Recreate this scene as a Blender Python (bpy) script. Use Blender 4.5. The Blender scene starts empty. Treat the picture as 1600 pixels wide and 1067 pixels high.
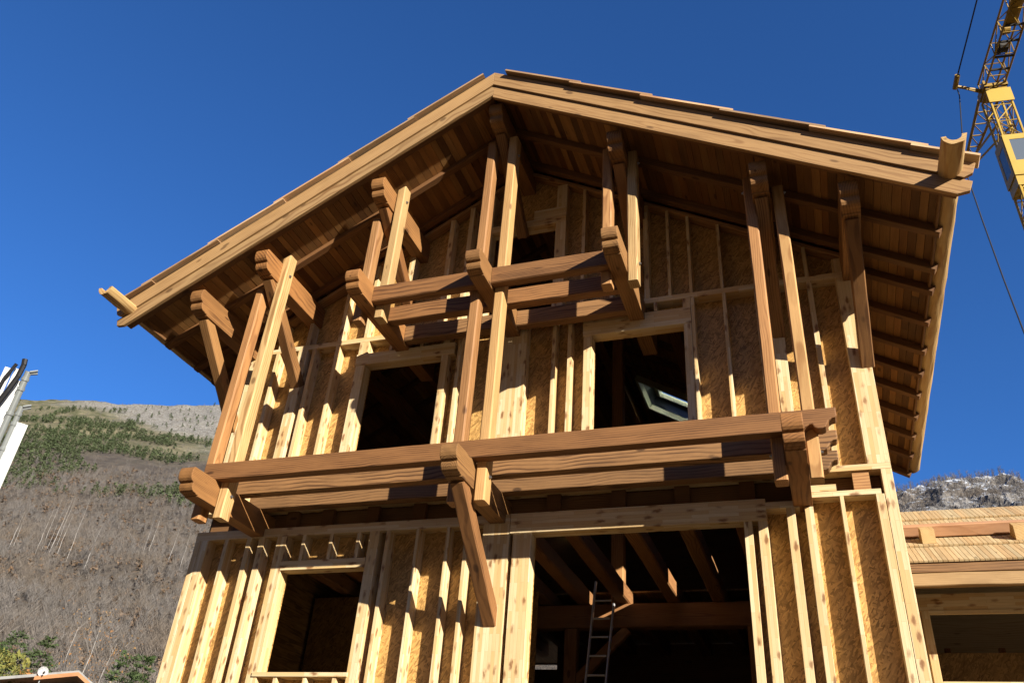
import bpy, bmesh, math, random
import numpy as np
from mathutils import Vector, Matrix, noise
random.seed(7); RNG = np.random.default_rng(11)
S = bpy.context.scene
COL = S.collection
R = math.radians
WM = {}                                   # world matrix of every linked object

# ---------------------------------------------------------------- node helpers
def mat(name, rough=.75):
    m = bpy.data.materials.new(name); m.use_nodes = True
    nt = m.node_tree; b = nt.nodes['Principled BSDF']
    b.inputs['Roughness'].default_value = rough
    b.inputs['Specular IOR Level'].default_value = .3
    return m, nt, b
def N(nt, t, **kw):
    n = nt.nodes.new(t)
    for k, v in kw.items():
        if k in n.inputs.keys() if isinstance(k, str) else False: n.inputs[k].default_value = v
        else: setattr(n, k, v)
    return n
def L(nt, a, b): nt.links.new(a, b)
def mathn(nt, op, a, b=None, clamp=False):
    n = nt.nodes.new('ShaderNodeMath'); n.operation = op; n.use_clamp = clamp
    for i, v in enumerate((a, b)):
        if v is None: continue
        if isinstance(v, (int, float)): n.inputs[i].default_value = v
        else: L(nt, v, n.inputs[i])
    return n.outputs[0]
def vmath(nt, op, a, b):
    n = nt.nodes.new('ShaderNodeVectorMath'); n.operation = op
    for i, v in enumerate((a, b)):
        if isinstance(v, (tuple, list)): n.inputs[i].default_value = v
        else: L(nt, v, n.inputs[i])
    return n.outputs[0]
def mix(nt, f, a, b, blend='MIX'):
    n = nt.nodes.new('ShaderNodeMix'); n.data_type = 'RGBA'; n.blend_type = blend
    for i, v in ((0, f), (6, a), (7, b)):
        if isinstance(v, (int, float)): n.inputs[i].default_value = v
        elif isinstance(v, (tuple, list)): n.inputs[i].default_value = (*v[:3], 1)
        else: L(nt, v, n.inputs[i])
    return n.outputs[2]
def ramp(nt, f, lo, hi):
    n = nt.nodes.new('ShaderNodeMapRange'); n.interpolation_type = 'SMOOTHSTEP'
    n.inputs[1].default_value = lo; n.inputs[2].default_value = hi
    L(nt, f, n.inputs[0]); return n.outputs[0]
def noisen(nt, v, scale, detail=3, rough=.55):
    n = nt.nodes.new('ShaderNodeTexNoise'); n.inputs['Scale'].default_value = scale
    n.inputs['Detail'].default_value = detail; n.inputs['Roughness'].default_value = rough
    if v is not None: L(nt, v, n.inputs['Vector'])
    return n.outputs[0]
def bump(nt, b, h, strength=.3, dist=.01):
    n = nt.nodes.new('ShaderNodeBump'); n.inputs['Strength'].default_value = strength
    n.inputs['Distance'].default_value = dist; L(nt, h, n.inputs['Height']); L(nt, n.outputs[0], b.inputs['Normal'])
KA = .66
def ks(*c): return tuple(tuple(v * KA for v in q[:3]) for q in c)
def objcoord(nt): return nt.nodes.new('ShaderNodeTexCoord').outputs['Object']
def rnd(nt): return nt.nodes.new('ShaderNodeObjectInfo').outputs['Random']
def island(nt): return nt.nodes.new('ShaderNodeNewGeometry').outputs['Random Per Island']

def wood(name, light, dark, ring=15., var=.25, perisland=False, knots=.5, stain=.35, rough=.7, fig=.35):
    """sawn softwood, grain along local X"""
    m, nt, b = mat(name, rough); light, dark = ks(light, dark)
    co = objcoord(nt); r = island(nt) if perisland else rnd(nt)
    off = nt.nodes.new('ShaderNodeCombineXYZ')
    L(nt, mathn(nt, 'MULTIPLY', r, 37.), off.inputs[0])
    L(nt, mathn(nt, 'SUBTRACT', mathn(nt, 'FRACT', mathn(nt, 'MULTIPLY', r, 7.3)), .5), off.inputs[1])
    L(nt, mathn(nt, 'SUBTRACT', mathn(nt, 'FRACT', mathn(nt, 'MULTIPLY', r, 13.7)), .5), off.inputs[2])
    offs = vmath(nt, 'MULTIPLY', off.outputs[0], (1, .46, .46))
    sv = nt.nodes.new('ShaderNodeCombineXYZ'); sv.inputs[0].default_value = 1.
    sr = mathn(nt, 'ADD', .55, mathn(nt, 'MULTIPLY', mathn(nt, 'FRACT', mathn(nt, 'MULTIPLY', r, 17.3)), .85))
    L(nt, sr, sv.inputs[1]); L(nt, sr, sv.inputs[2])
    p = vmath(nt, 'ADD', vmath(nt, 'MULTIPLY', co, sv.outputs[0]), offs)
    # slow wander of the pith along the length makes cathedral figure
    pl = vmath(nt, 'MULTIPLY', p, (.62, 1.3, 1.3))
    nz = nt.nodes.new('ShaderNodeTexNoise'); nz.inputs['Scale'].default_value = 1.6; nz.inputs['Detail'].default_value = 2.
    L(nt, pl, nz.inputs['Vector'])
    warp = vmath(nt, 'MULTIPLY', vmath(nt, 'SUBTRACT', nz.outputs[1], (.5, .5, .5)), (0, .11, .11))
    pp = vmath(nt, 'ADD', vmath(nt, 'MULTIPLY', p, (.035, 1, 1)), warp)
    w = nt.nodes.new('ShaderNodeTexWave'); w.wave_type = 'RINGS'; w.rings_direction = 'X'
    w.inputs['Scale'].default_value = ring * 1.75; w.inputs['Distortion'].default_value = 1.0; w.inputs['Detail'].default_value = 3
    w.inputs['Detail Scale'].default_value = 1.5
    L(nt, pp, w.inputs['Vector'])
    late = mathn(nt, 'MULTIPLY', ramp(nt, w.outputs[1], .45, .98), mathn(nt, 'ADD', .25, mathn(nt, 'MULTIPLY', ramp(nt, noisen(nt, vmath(nt, 'MULTIPLY', p, (1.6, 9, 9)), 1., 4), .35, .65), .75)))
    fib = noisen(nt, vmath(nt, 'MULTIPLY', p, (6, 170, 170)), 1., 2)
    figure = mathn(nt, 'ADD', fig, mathn(nt, 'MULTIPLY', mathn(nt, 'FRACT', mathn(nt, 'MULTIPLY', r, 53.1)), .95 - fig))
    c = mix(nt, mathn(nt, 'MULTIPLY', late, figure), light, dark)
    c = mix(nt, mathn(nt, 'MULTIPLY', ramp(nt, fib, .35, .75), .25), c, dark)
    # knots
    v = nt.nodes.new('ShaderNodeTexVoronoi'); v.inputs['Scale'].default_value = 1.
    L(nt, vmath(nt, 'MULTIPLY', p, (2.6, 7, 7)), v.inputs['Vector'])
    kn = mathn(nt, 'SUBTRACT', 1, ramp(nt, v.outputs['Distance'], .10, .2))
    sel = nt.nodes.new('ShaderNodeSeparateColor'); L(nt, v.outputs['Color'], sel.inputs[0])
    kn = mathn(nt, 'MULTIPLY', kn, mathn(nt, 'GREATER_THAN', sel.outputs[0], 1 - knots * .6))
    c = mix(nt, mathn(nt, 'MULTIPLY', kn, .75), c, tuple(x * .45 for x in dark))
    # stain, weathering and piece-to-piece differences
    st = noisen(nt, vmath(nt, 'MULTIPLY', p, (.9, 5, 5)), 1.3, 4)
    c = mix(nt, mathn(nt, 'MULTIPLY', ramp(nt, st, .42, .75), stain), c, tuple(x * .6 for x in dark))
    tint = mathn(nt, 'ADD', 1 - var / 2, mathn(nt, 'MULTIPLY', mathn(nt, 'FRACT', mathn(nt, 'MULTIPLY', r, 91.7)), var))
    t = nt.nodes.new('ShaderNodeCombineColor')
    hue = mathn(nt, 'ADD', .93, mathn(nt, 'MULTIPLY', mathn(nt, 'FRACT', mathn(nt, 'MULTIPLY', r, 29.3)), .16))
    L(nt, tint, t.inputs[0]); L(nt, mathn(nt, 'MULTIPLY', mathn(nt, 'POWER', tint, 1.1), hue), t.inputs[1]); L(nt, mathn(nt, 'MULTIPLY', mathn(nt, 'POWER', tint, 1.2), mathn(nt, 'MULTIPLY', hue, hue)), t.inputs[2])
    c = mix(nt, 1., c, t.outputs[0], 'MULTIPLY')
    L(nt, c, b.inputs['Base Color'])
    bump(nt, b, mathn(nt, 'ADD', mathn(nt, 'MULTIPLY', late, -.5), fib), .25, .004)
    return m

def glulam(name):
    """finger-jointed spruce: short lamellae of differing tone, knots"""
    m, nt, b = mat(name, .6)
    co = objcoord(nt); r = rnd(nt)
    s = nt.nodes.new('ShaderNodeSeparateXYZ'); L(nt, co, s.inputs[0])
    cv = nt.nodes.new('ShaderNodeCombineXYZ')
    L(nt, mathn(nt, 'ADD', s.outputs[0], mathn(nt, 'MULTIPLY', r, 23.)), cv.inputs[0])
    L(nt, mathn(nt, 'ADD', mathn(nt, 'ADD', s.outputs[1], s.outputs[2]), mathn(nt, 'MULTIPLY', r, 3.1)), cv.inputs[1])
    br = nt.nodes.new('ShaderNodeTexBrick'); L(nt, cv.outputs[0], br.inputs['Vector'])
    br.inputs['Scale'].default_value = 1; br.inputs['Brick Width'].default_value = .52; br.inputs['Row Height'].default_value = .041
    br.inputs['Mortar Size'].default_value = .0011; br.inputs['Mortar Smooth'].default_value = .6; br.offset = .37; br.offset_frequency = 2
    br.inputs['Color1'].default_value = (.60, .495, .305, 1); br.inputs['Color2'].default_value = (.50, .335, .145, 1)
    br.inputs['Mortar'].default_value = (0.277, 0.165, 0.066, 1)
    gr = noisen(nt, vmath(nt, 'MULTIPLY', cv.outputs[0], (4, 110, 1)), 1., 3)
    c = mix(nt, mathn(nt, 'MULTIPLY', ramp(nt, gr, .4, .8), .32), br.outputs[0], (.33, .19, .073))
    v = nt.nodes.new('ShaderNodeTexVoronoi'); v.inputs['Scale'].default_value = 1.
    nv = noisen(nt, vmath(nt, 'MULTIPLY', cv.outputs[0], (14, 30, 1)), 1., 2)
    vv = nt.nodes.new('ShaderNodeCombineXYZ')
    L(nt, mathn(nt, 'ADD', mathn(nt, 'MULTIPLY', mathn(nt, 'ADD', s.outputs[0], mathn(nt, 'MULTIPLY', r, 23.)), 5.), mathn(nt, 'MULTIPLY', nv, .5)), vv.inputs[0])
    L(nt, mathn(nt, 'ADD', mathn(nt, 'MULTIPLY', mathn(nt, 'ADD', mathn(nt, 'ADD', s.outputs[1], s.outputs[2]), mathn(nt, 'MULTIPLY', r, 3.1)), 13.), mathn(nt, 'MULTIPLY', nv, .6)), vv.inputs[1])
    L(nt, vv.outputs[0], v.inputs['Vector'])
    sel = nt.nodes.new('ShaderNodeSeparateColor'); L(nt, v.outputs['Color'], sel.inputs[0])
    kn = mathn(nt, 'MULTIPLY', mathn(nt, 'SUBTRACT', 1, ramp(nt, v.outputs['Distance'], .10, .40)), mathn(nt, 'GREATER_THAN', sel.outputs[0], .42))
    c = mix(nt, mathn(nt, 'MULTIPLY', kn, .9), c, (.17, .072, .025))
    lo = noisen(nt, vmath(nt, 'MULTIPLY', cv.outputs[0], (1.2, 9, 1)), 1., 3)
    c = mix(nt, mathn(nt, 'MULTIPLY', ramp(nt, lo, .45, .8), .3), c, (.34, .21, .095))
    L(nt, c, b.inputs['Base Color'])
    bump(nt, b, gr, .12, .003)
    return m

def osb(name, k=1.):
    m, nt, b = mat(name, .55)
    co = objcoord(nt)
    cols = None
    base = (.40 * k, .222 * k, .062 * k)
    hs = []
    for i, (ang, sc) in enumerate(((20, 1), (75, 1.1), (-35, .9), (120, 1.2))):
        mp = nt.nodes.new('ShaderNodeMapping'); mp.vector_type = 'TEXTURE'; mp.inputs['Rotation'].default_value = (0, R(ang), 0)
        mp.inputs['Scale'].default_value = (1 / (10 * sc), 1 / 3., 1 / (52 * sc)); mp.inputs['Location'].default_value = (i * 3.1, 0, i * 1.7)
        L(nt, co, mp.inputs[0])
        v = nt.nodes.new('ShaderNodeTexVoronoi'); v.inputs['Scale'].default_value = 1.; v.inputs['Randomness'].default_value = 1.
        L(nt, mp.outputs[0], v.inputs['Vector'])
        sel = nt.nodes.new('ShaderNodeSeparateColor'); L(nt, v.outputs['Color'], sel.inputs[0])
        pick = mathn(nt, 'GREATER_THAN', sel.outputs[0], .62 if i else -1.)
        g = sel.outputs[1]
        col = mix(nt, g, tuple(x * .5 for x in base), (base[0] * 1.4, base[1] * 1.48, base[2] * 1.75))
        cols = col if cols is None else mix(nt, pick, cols, col)
        hs.append(g)
    lo = noisen(nt, co, 1.2, 3)
    cols = mix(nt, mathn(nt, 'MULTIPLY', ramp(nt, lo, .35, .75), .3), cols, tuple(x * .7 for x in base))
    L(nt, cols, b.inputs['Base Color'])
    bump(nt, b, hs[-1], .2, .003)
    return m

def plain(name, col, rough=.6, metal=0., var=.0, nscale=6., dark=None):
    m, nt, b = mat(name, rough); b.inputs['Metallic'].default_value = metal; col = ks(col)[0]; dark = ks(dark)[0] if dark else None
    co = objcoord(nt); n = noisen(nt, co, nscale, 5, .6)
    c = mix(nt, mathn(nt, 'MULTIPLY', ramp(nt, n, .45, .75), max(var, .15)), col, dark or tuple(x * .55 for x in col))
    L(nt, c, b.inputs['Base Color']); return m

M = {}
M['glulam'] = glulam('spruce_glulam')
M['osb'] = osb('osb_sheathing')
M['osb_shaded'] = osb('osb_interior_shaded', .55)  # sheathing darkened, indoor shade painted into its colour
M['larch'] = wood('stained_larch', (.335, .165, .060), (.085, .034, .011), 7., .35, fig=.7)
M['post2'] = wood('pale_larch_post', (.62, .39, .160), (.34, .165, .052), 8., .2, stain=.25)
M['post'] = wood('larch_post', (.52, .275, .105), (.21, .082, .026), 8., .42, stain=.3, fig=.45)
M['purlin'] = wood('larch_purlin', (.36, .172, .054), (.12, .046, .013), 8., .40, fig=.55)
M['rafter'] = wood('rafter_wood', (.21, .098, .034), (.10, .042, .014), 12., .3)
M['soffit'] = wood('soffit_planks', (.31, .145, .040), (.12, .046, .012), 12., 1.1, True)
M['fascia'] = wood('fascia_larch', (.46, .290, .128), (.26, .138, .052), 7., .35, fig=.5)
M['shingle'] = wood('roof_shingle_larch', (.66, .430, .230), (.42, .22, .10), 8., .8, True)
M['gutter'] = wood('gutter_pine', (.66, .46, .20), (.42, .22, .075), 7., .1)
M['joist'] = wood('interior_joist', (.46, .225, .085), (.24, .10, .036), 12., .3)
M['lath'] = wood('annexe_lath', (.64, .47, .25), (.48, .32, .15), 7., .22, True)
M['pink'] = wood('snow_beam_douglas', (.58, .34, .19), (.40, .20, .10), 7., .2)
M['steel'] = plain('bolt_steel', (.45, .47, .5), .35, .9)
M['alu'] = plain('ladder_aluminium', (.95, .97, 1.), .4, .35)
M['concrete'] = plain('concrete', (.36, .35, .33), .9, 0, .4)

# ---------------------------------------------------------------- mesh helpers
def link(name, bm, material, mw=None, parent=None, smooth=False):
    me = bpy.data.meshes.new(name); bm.normal_update(); bm.to_mesh(me); bm.free()
    return link_me(name, me, material, mw, parent, smooth)
def link_me(name, me, material, mw=None, parent=None, smooth=False):
    o = bpy.data.objects.new(name, me)
    for mm in (material if isinstance(material, (list, tuple)) else [material]): me.materials.append(mm)
    if smooth:
        for p in me.polygons: p.use_smooth = True
    COL.objects.link(o)
    mw = mw or Matrix.Identity(4)
    WM[o.name] = mw
    if parent is not None:
        o.parent = parent; o.matrix_parent_inverse = WM[parent.name].inverted()
    o.matrix_basis = mw
    return o
def thing(name, label, cat, loc, group=None):
    o = bpy.data.objects.new(name, None); COL.objects.link(o); o.location = loc; o.empty_display_size = .3
    WM[o.name] = Matrix.Translation(loc)
    tag(o, label, cat, group); return o
def tag(o, label=None, cat=None, group=None, kind=None):
    if label: o['label'] = label
    if cat: o['category'] = cat
    if group: o['group'] = group
    if kind: o['kind'] = kind
    return o
def frame(p0, p1, up=(0, 0, 1)):
    p0 = Vector(p0); x = (Vector(p1) - p0); ln = x.length; x.normalize()
    z = Vector(up); z = (z - x * z.dot(x))
    if z.length < 1e-5: z = Vector((0, -1, 0))
    z.normalize(); y = z.cross(x)
    m = Matrix((x, y, z)).transposed().to_4x4(); m.translation = p0
    return m, ln
def bm_timber(bm, ln, w, h, ch=.008, seg=1, wav=0., cut0=(0, 0), cut1=(0, 0), seed=0., org=(0, 0, 0), twist=0.):
    """chamfered bar along +X, section w (Y) by h (Z) centred on the axis"""
    a, b = w / 2, h / 2; c = min(ch, a * .6, b * .6)
    sec = [(a, -b + c), (a, b - c), (a - c, b), (-a + c, b), (-a, b - c), (-a, -b + c), (-a + c, -b), (a - c, -b)]
    rings = []
    for i in range(seg + 1):
        t = i / seg; x = ln * t; ring = []
        for k, (y, z) in enumerate(sec):
            if wav:
                q = (k + 1) // 2
                y += wav * noise.noise((x * 1.7 + seed, q * 3.1, .3)) + wav * .5 * noise.noise((x * 6 + seed, q * 5.1, 2.3))
                z += wav * noise.noise((x * 1.7 + seed, q * 3.1, 7.7)) + wav * .5 * noise.noise((x * 6 + seed, q * 5.1, 4.3))
            xx = x + (1 - t) * (cut0[0] * y + cut0[1] * z) + t * (cut1[0] * y + cut1[1] * z)
            ring.append(bm.verts.new((org[0] + xx, org[1] + y, org[2] + z)))
        rings.append(ring)
    for i in range(seg):
        for k in range(8):
            bm.faces.new((rings[i][k], rings[i + 1][k], rings[i + 1][(k + 1) % 8], rings[i][(k + 1) % 8]))
    bm.faces.new(rings[0]); bm.faces.new(list(reversed(rings[-1])))
def timber(name, p0, p1, w, h, material, parent, up=(0, 0, 1), ch=.008, wav=0., cut0=(0, 0), cut1=(0, 0), ext=None):
    m, ln = frame(p0, p1, up)
    bm = bmesh.new(); seg = max(1, int(ln / .25)) if wav else 1
    bm_timber(bm, ln, w, h, ch, seg, wav, cut0, cut1, seed=random.random() * 50)
    bmesh.ops.recalc_face_normals(bm, faces=bm.faces)
    return link(name, bm, M[material], m, parent)
def profile(name, poly, w, mw, material, parent, bev=.007, wav=0.):
    """polygon in local X,Z extruded along Y, arrises rounded"""
    bm = bmesh.new()
    vs = [bm.verts.new((x, -w / 2, z)) for x, z in poly]
    f = bm.faces.new(vs)
    r = bmesh.ops.extrude_face_region(bm, geom=[f])
    for g in r['geom']:
        if isinstance(g, bmesh.types.BMVert): g.co.y = w / 2
    bmesh.ops.recalc_face_normals(bm, faces=bm.faces)
    if bev:
        es = [e for e in bm.edges if len(e.link_faces) == 2 and any(len(q.verts) > 4 for q in e.link_faces)]
        bmesh.ops.bevel(bm, geom=es, offset=bev, segments=2, affect='EDGES', profile=.6, clamp_overlap=True)
    return link(name, bm, M[material] if isinstance(material, str) else material, mw, parent)
def bm_box(bm, x0, x1, y0, y1, z0, z1):
    v = [bm.verts.new((x, y, z)) for x in (x0, x1) for y in (y0, y1) for z in (z0, z1)]
    for q in ((0, 1, 3, 2), (4, 6, 7, 5), (0, 4, 5, 1), (2, 3, 7, 6), (0, 2, 6, 4), (1, 5, 7, 3)): bm.faces.new([v[i] for i in q])
def bm_tube(bm, p0, p1, r, n=6, r1=None, cap=True):
    p0 = Vector(p0); p1 = Vector(p1); r1 = r if r1 is None else r1
    m, ln = frame(p0, p1, (0, 0, 1) if abs((p1 - p0).normalized().z) < .95 else (0, 1, 0))
    ra = [bm.verts.new(m @ Vector((0, r * math.cos(a), r * math.sin(a)))) for a in [2 * math.pi * k / n for k in range(n)]]
    rb = [bm.verts.new(m @ Vector((ln, r1 * math.cos(a), r1 * math.sin(a)))) for a in [2 * math.pi * k / n for k in range(n)]]
    for k in range(n): bm.faces.new((ra[k], rb[k], rb[(k + 1) % n], ra[(k + 1) % n]))
    if cap: bm.faces.new(list(reversed(ra))); bm.faces.new(rb)

# ================================================================= THE HOUSE
CX = -3.55; SL = .583; TH = math.atan(SL)
def zp(x): return 11.0 - SL * abs(x - CX)          # underside of the rafters
YF, YB = -1.58, 9.8                                # verge board, rear of roof
house = thing('timber_house', 'large unfinished timber frame house with balconies and overhanging gable roof', 'house', (CX, 3.5, 0))
H = house
def stud(x0, x1, z0, z1, y=.0875, d=.175, name='stud', m='glulam', ch=.003):
    return timber(name, ((x0 + x1) / 2, y, z0), ((x0 + x1) / 2, y, z1), x1 - x0, d, m, H, up=(0, 1, 0), ch=ch)
def rail(name, x0, x1, z0, z1, y=.0875, d=.175, m='glulam', ch=.003):
    return timber(name, (x0, y, (z0 + z1) / 2), (x1, y, (z0 + z1) / 2), d, z1 - z0, m, H, ch=ch)
# ---- basement and floor
bm = bmesh.new(); bm_box(bm, -8.0, .88, .02, 7.9, -.3, 2.28); link('basement_wall', bm, M['concrete'], None, H)
# ---- lower storey studs (measured)
Z0, Z1 = 2.34, 5.13
for a, b in ((-8.02, -7.93), (-7.925, -7.80), (-7.53, -7.47), (-7.17, -7.10), (-6.98, -6.89), (-6.69, -6.54), (-5.31, -5.17), (-5.07, -5.02), (-4.65, -4.605), (-4.24, -4.195), (-3.99, -3.94)): stud(a, b, Z0, Z1)
stud(-3.75, -3.41, Z0, Z1, name='wide_stud')
stud(-3.36, -3.13, Z0, 5.0)
for a, b in ((-.68, -.59), (-.53, -.43)): stud(a, b, Z0, 5.0)
for a, b in ((-.22, -.13), (-.03, .06)): stud(a, b, Z0, 5.13)
for a, b in ((.34, .38),): stud(a, b, Z0, 5.23)
stud(.70, .785, Z0, 5.23); stud(.79, .90, Z0, 5.51)
for a in (-6.30, -5.89, -5.49):
    stud(a, a + .05, Z0, 3.37); stud(a, a + .05, 4.79, Z1)
rail('sill', -6.60, -5.29, 3.37, 3.42, .08, .20); rail('header', -6.54, -5.31, 4.67, 4.79, .085, .180)
rail('header', -3.4, -.43, 5.0, 5.25, .084, .183)
rail('plate', -8.02, -3.41, 5.13, 5.25); rail('plate', -.43, -.08, 5.13, 5.21); rail('plate', -.03, .76, 5.23, 5.29)
rail('plate', -8.02, .90, 2.28, 2.34)
# ---- floor zone: recessed rim, joist ends
rail('rim_board', -8.0, .78, 5.26, 5.51, .215, .05, 'rafter')
rail('plate', .02, .32, 5.292, 5.37, .06, .12)
bm = bmesh.new(); bm_box(bm, .50, .67, .03, .17, 5.30, 5.51); link('joist_end', bm, M['post'], None, H)
for x in (-7.45, -6.6, -6.05, -5.37, -4.7, -4.05, -2.9, -2.1, -1.35, -.62):
    bm = bmesh.new(); bm_box(bm, x - .085, x + .085, .10, .17, 5.27, 5.51); link('joist_end', bm, M['rafter'], None, H)
# ---- upper storey
U0, U1 = 5.58, 8.10
rail('plate', -8.02, .90, 5.512, 5.58); rail('plate', -7.86, .82, 8.10, 8.18)
for a, b in ((-8.02, -7.80), (-7.48, -7.42), (-7.08, -6.92), (-6.83, -6.77), (-6.42, -6.365), (-6.01, -5.86), (-4.63, -4.53), (-4.39, -4.335), (-2.99, -2.94), (-2.77, -2.715), (-2.55, -2.44), (-1.22, -1.12), (-1.115, -1.07), (-.71, -.665), (-.31, -.265), (-.15, -.01), (.33, .39)): stud(a, b, U0, U1)
stud(-3.71, -3.36, U0, U1, name='wide_stud')
stud(.67, .90, U0, U1, name='corner_post')
rail('header', -6.02, -4.44, 7.69, 7.88, .084, .183); rail('header', -2.56, -1.12, 7.70, 7.95, .084, .183)
for a in (-5.5, -5.0, -2.05, -1.6): stud(a, a + .045, 7.96 if a > -3 else 7.89, U1)
# ---- gable
for a, b in ((-7.47, -7.41), (-6.98, -6.92), (-6.42, -6.36), (-5.97, -5.91), (-5.40, -5.31), (-4.78, -4.70), (-4.46, -4.385), (-4.15, -4.05), (-3.03, -2.87), (-2.62, -2.57), (-2.2, -2.15), (-1.72, -1.65), (-1.40, -1.36), (-1.12, -1.08), (-.72, -.68), (-.3, -.255), (.33, .375), (.66, .82), (-7.9, -7.8)):
    if min(zp(a), zp(b)) - .07 > 8.22: stud(a, b, 8.18, min(zp(a), zp(b)) - .06)
rail('header', -4.15, -2.87, 9.80, 9.92, .084, .183); rail('header', -3.38, -2.872, 9.925, 10.10, .085, .180)
for sgn in (-1, 1):
    timber('rake_plate', (CX + sgn * .02, .08, zp(CX + .02) - .035), (CX + sgn * 4.35, .08, zp(CX + 4.35) - .035), .16, .06, 'post', H)
# ---- sheathing: openings left free
def sheet(name, cols, y, t, m):
    bm = bmesh.new()
    for x0, x1, z0, z1a, z1b in cols:
        v = [bm.verts.new(p) for p in ((x0, y, z0), (x1, y, z0), (x1, y, z1b), (x0, y, z1a), (x0, y + t, z0), (x1, y + t, z0), (x1, y + t, z1b), (x0, y + t, z1a))]
        for q in ((0, 3, 2, 1), (4, 5, 6, 7), (0, 1, 5, 4), (3, 7, 6, 2), (0, 4, 7, 3), (1, 2, 6, 5)): bm.faces.new([v[i] for i in q])
    bmesh.ops.recalc_face_normals(bm, faces=bm.faces)
    return link(name, bm, M[m], None, H)
def cols(x0, x1, z0, z1): return (x0, x1, z0, z1, z1)
sh = [cols(-8.0, -6.54, 2.3, 5.25), cols(-6.54, -5.31, 2.3, 3.41), cols(-6.54, -5.31, 4.68, 5.25), cols(-5.31, -3.13, 2.3, 5.25), cols(-3.13, -.68, 5.01, 5.25), cols(-.68, .88, 2.3, 5.25)]
sheet('wall_sheathing', sh, .176, .018, 'osb')
su = [cols(-8.0, -5.86, 5.52, 8.16), cols(-5.86, -4.63, 5.52, 5.7), cols(-5.86, -4.63, 7.7, 8.16), cols(-4.63, -2.44, 5.52, 8.16), cols(-2.44, -1.22, 5.52, 5.7), cols(-2.44, -1.22, 7.71, 8.16), cols(-1.22, .88, 5.52, 8.16)]
sheet('wall_sheathing', su, .176, .018, 'osb')
sg = [(-7.98, -4.05, 8.16, zp(-7.98) + .08, zp(-4.05) + .08), (-4.05, CX, 9.81, zp(-4.05) + .08, zp(CX) + .08), (CX, -3.03, 9.81, zp(CX) + .08, zp(-3.03) + .08), (-3.03, .86, 8.16, zp(-3.03) + .08, zp(.86) + .08)]
sheet('wall_sheathing', sg, .176, .018, 'osb')
# rear and side walls
def ybox(name, boxes, m):
    bm = bmesh.new()
    for b in boxes: bm_box(bm, *b)
    return link(name, bm, M[m], None, H)
ybox('rear_wall', [(-8, -5.72, 7.7, 7.72, 2.3, 5.52), (-5.1, .88, 7.7, 7.72, 2.3, 5.52), (-5.72, -5.1, 7.7, 7.72, 2.3, 5.05)], 'rafter')  # dark wood colour paints shade onto the rear wall
ybox('rear_wall', [(-8, .88, 9.4, 9.42, 5.5, 8.4)], 'rafter')  # upper rear wall, shade put in by the same dark wood
sheet('rear_gable', [(-8, CX, 8.38, zp(-8) + .08, zp(CX) + .08), (CX, .88, 8.38, zp(CX) + .08, zp(.88) + .08)], 9.4, .02, 'rafter')  # gable darkened likewise, its shade held in the wood colour
ybox('side_wall', [(-8.0, -7.98, .19, 9.39, 2.3, 8.42)], 'osb_shaded')
# right wall with an unseen opening added to let in the interior sun spots
ybox('side_wall', [(.86, .88, .19, 9.39, 2.3, 6.45), (.86, .88, .19, 1.0, 6.45, 8.42), (.86, .88, 1.7, 9.39, 6.45, 8.42), (.86, .88, 1.0, 1.7, 7.55, 8.42)], 'osb_shaded')
# ---- interior frame
for x in (-7.4, -6.73, -6.05, -5.37, -4.75, -4.2, -3.58, -2.92, -2.13, -1.44, -.75, .1): timber('floor_joist', (x, .24, 5.40), (x, 7.66, 5.40), .20, .24, 'joist', H, ch=.02, wav=.008)
timber('cross_beam', (-7.95, 4.1, 5.09), (.85, 4.1, 5.09), .22, .36, 'joist', H, ch=.015, wav=.006)
for x in (-5.9, -3.02, -.2):
    timber('interior_post', (x, 4.1, 5.28), (x, 4.1, zp(x) - .33), .2, .2, 'post', H, up=(0, 1, 0), ch=.012)
    timber('interior_post', (x - .75, 4.1, 2.3), (x - .75, 4.1, 4.9), .2, .2, 'joist', H, up=(0, 1, 0), ch=.012)
    timber('interior_brace', (x - .7, 4.1, 4.1), (x + .15, 4.1, 4.9), .12, .14, 'joist', H)
timber('interior_brace', (-6.9, 3.5, 4.55), (-4.6, 3.5, 3.6), .12, .16, 'joist', H)
ybox('partition_wall', [(-7.9, -4.0, 3.0, 3.02, 2.3, 5.2)], 'osb_shaded')
ybox('floor_deck', [(-7.95, -4.3, .2, 9.38, 5.525, 5.55), (-4.3, .84, 4.3, 9.38, 5.525, 5.55), (-7.95, .84, .2, 7.68, 2.285, 2.31)], 'osb_shaded')
# ---- scroll-ended timbers
SC = [(.205, 0), (.20, .014), (.165, .014), (.150, .022), (.115, .024), (.085, .04), (.066, .068), (.060, .10), (.066, .128), (.054, .138), (.03, .146), (.010, .172), (0, .21), (0, .262), (.010, .300), (.026, .316), (.036, .32)]
def scroll(ln, h):
    k = h / .32
    return [(ln, 0)] + [(x * k, z * k) for x, z in SC] + [(ln, h)]
PUR = ((-7.94, 1.2), (-6.99, 1.1), (-5.28, 1.0), (CX, .95), (-1.80, 1.05), (-.07, 1.2), (.86, 1.2))
YP = -1.47
def brace_bar(p_top, p_foot, parent, w=.15, h=.17, m='purlin'):
    return timber('brace', p_top, p_foot, w, h, m, parent, up=(0, -1, .4), ch=.012, wav=.007)
for i, (x, drop) in enumerate(PUR):
    top = zp(x) - .005 - (.0575 if abs(x - CX) > .05 else .03); h = .34
    mw, _ = frame((x, YP, top - h), (x, YB - .4, top - h))
    p = profile('purlin', scroll(YB - .4 - YP, h), .2, mw, 'purlin', H, .008)
    zb = top - h
    brace_bar((x, YP + .32, zb + .02), (x, .06, zb - drop), p)
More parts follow.
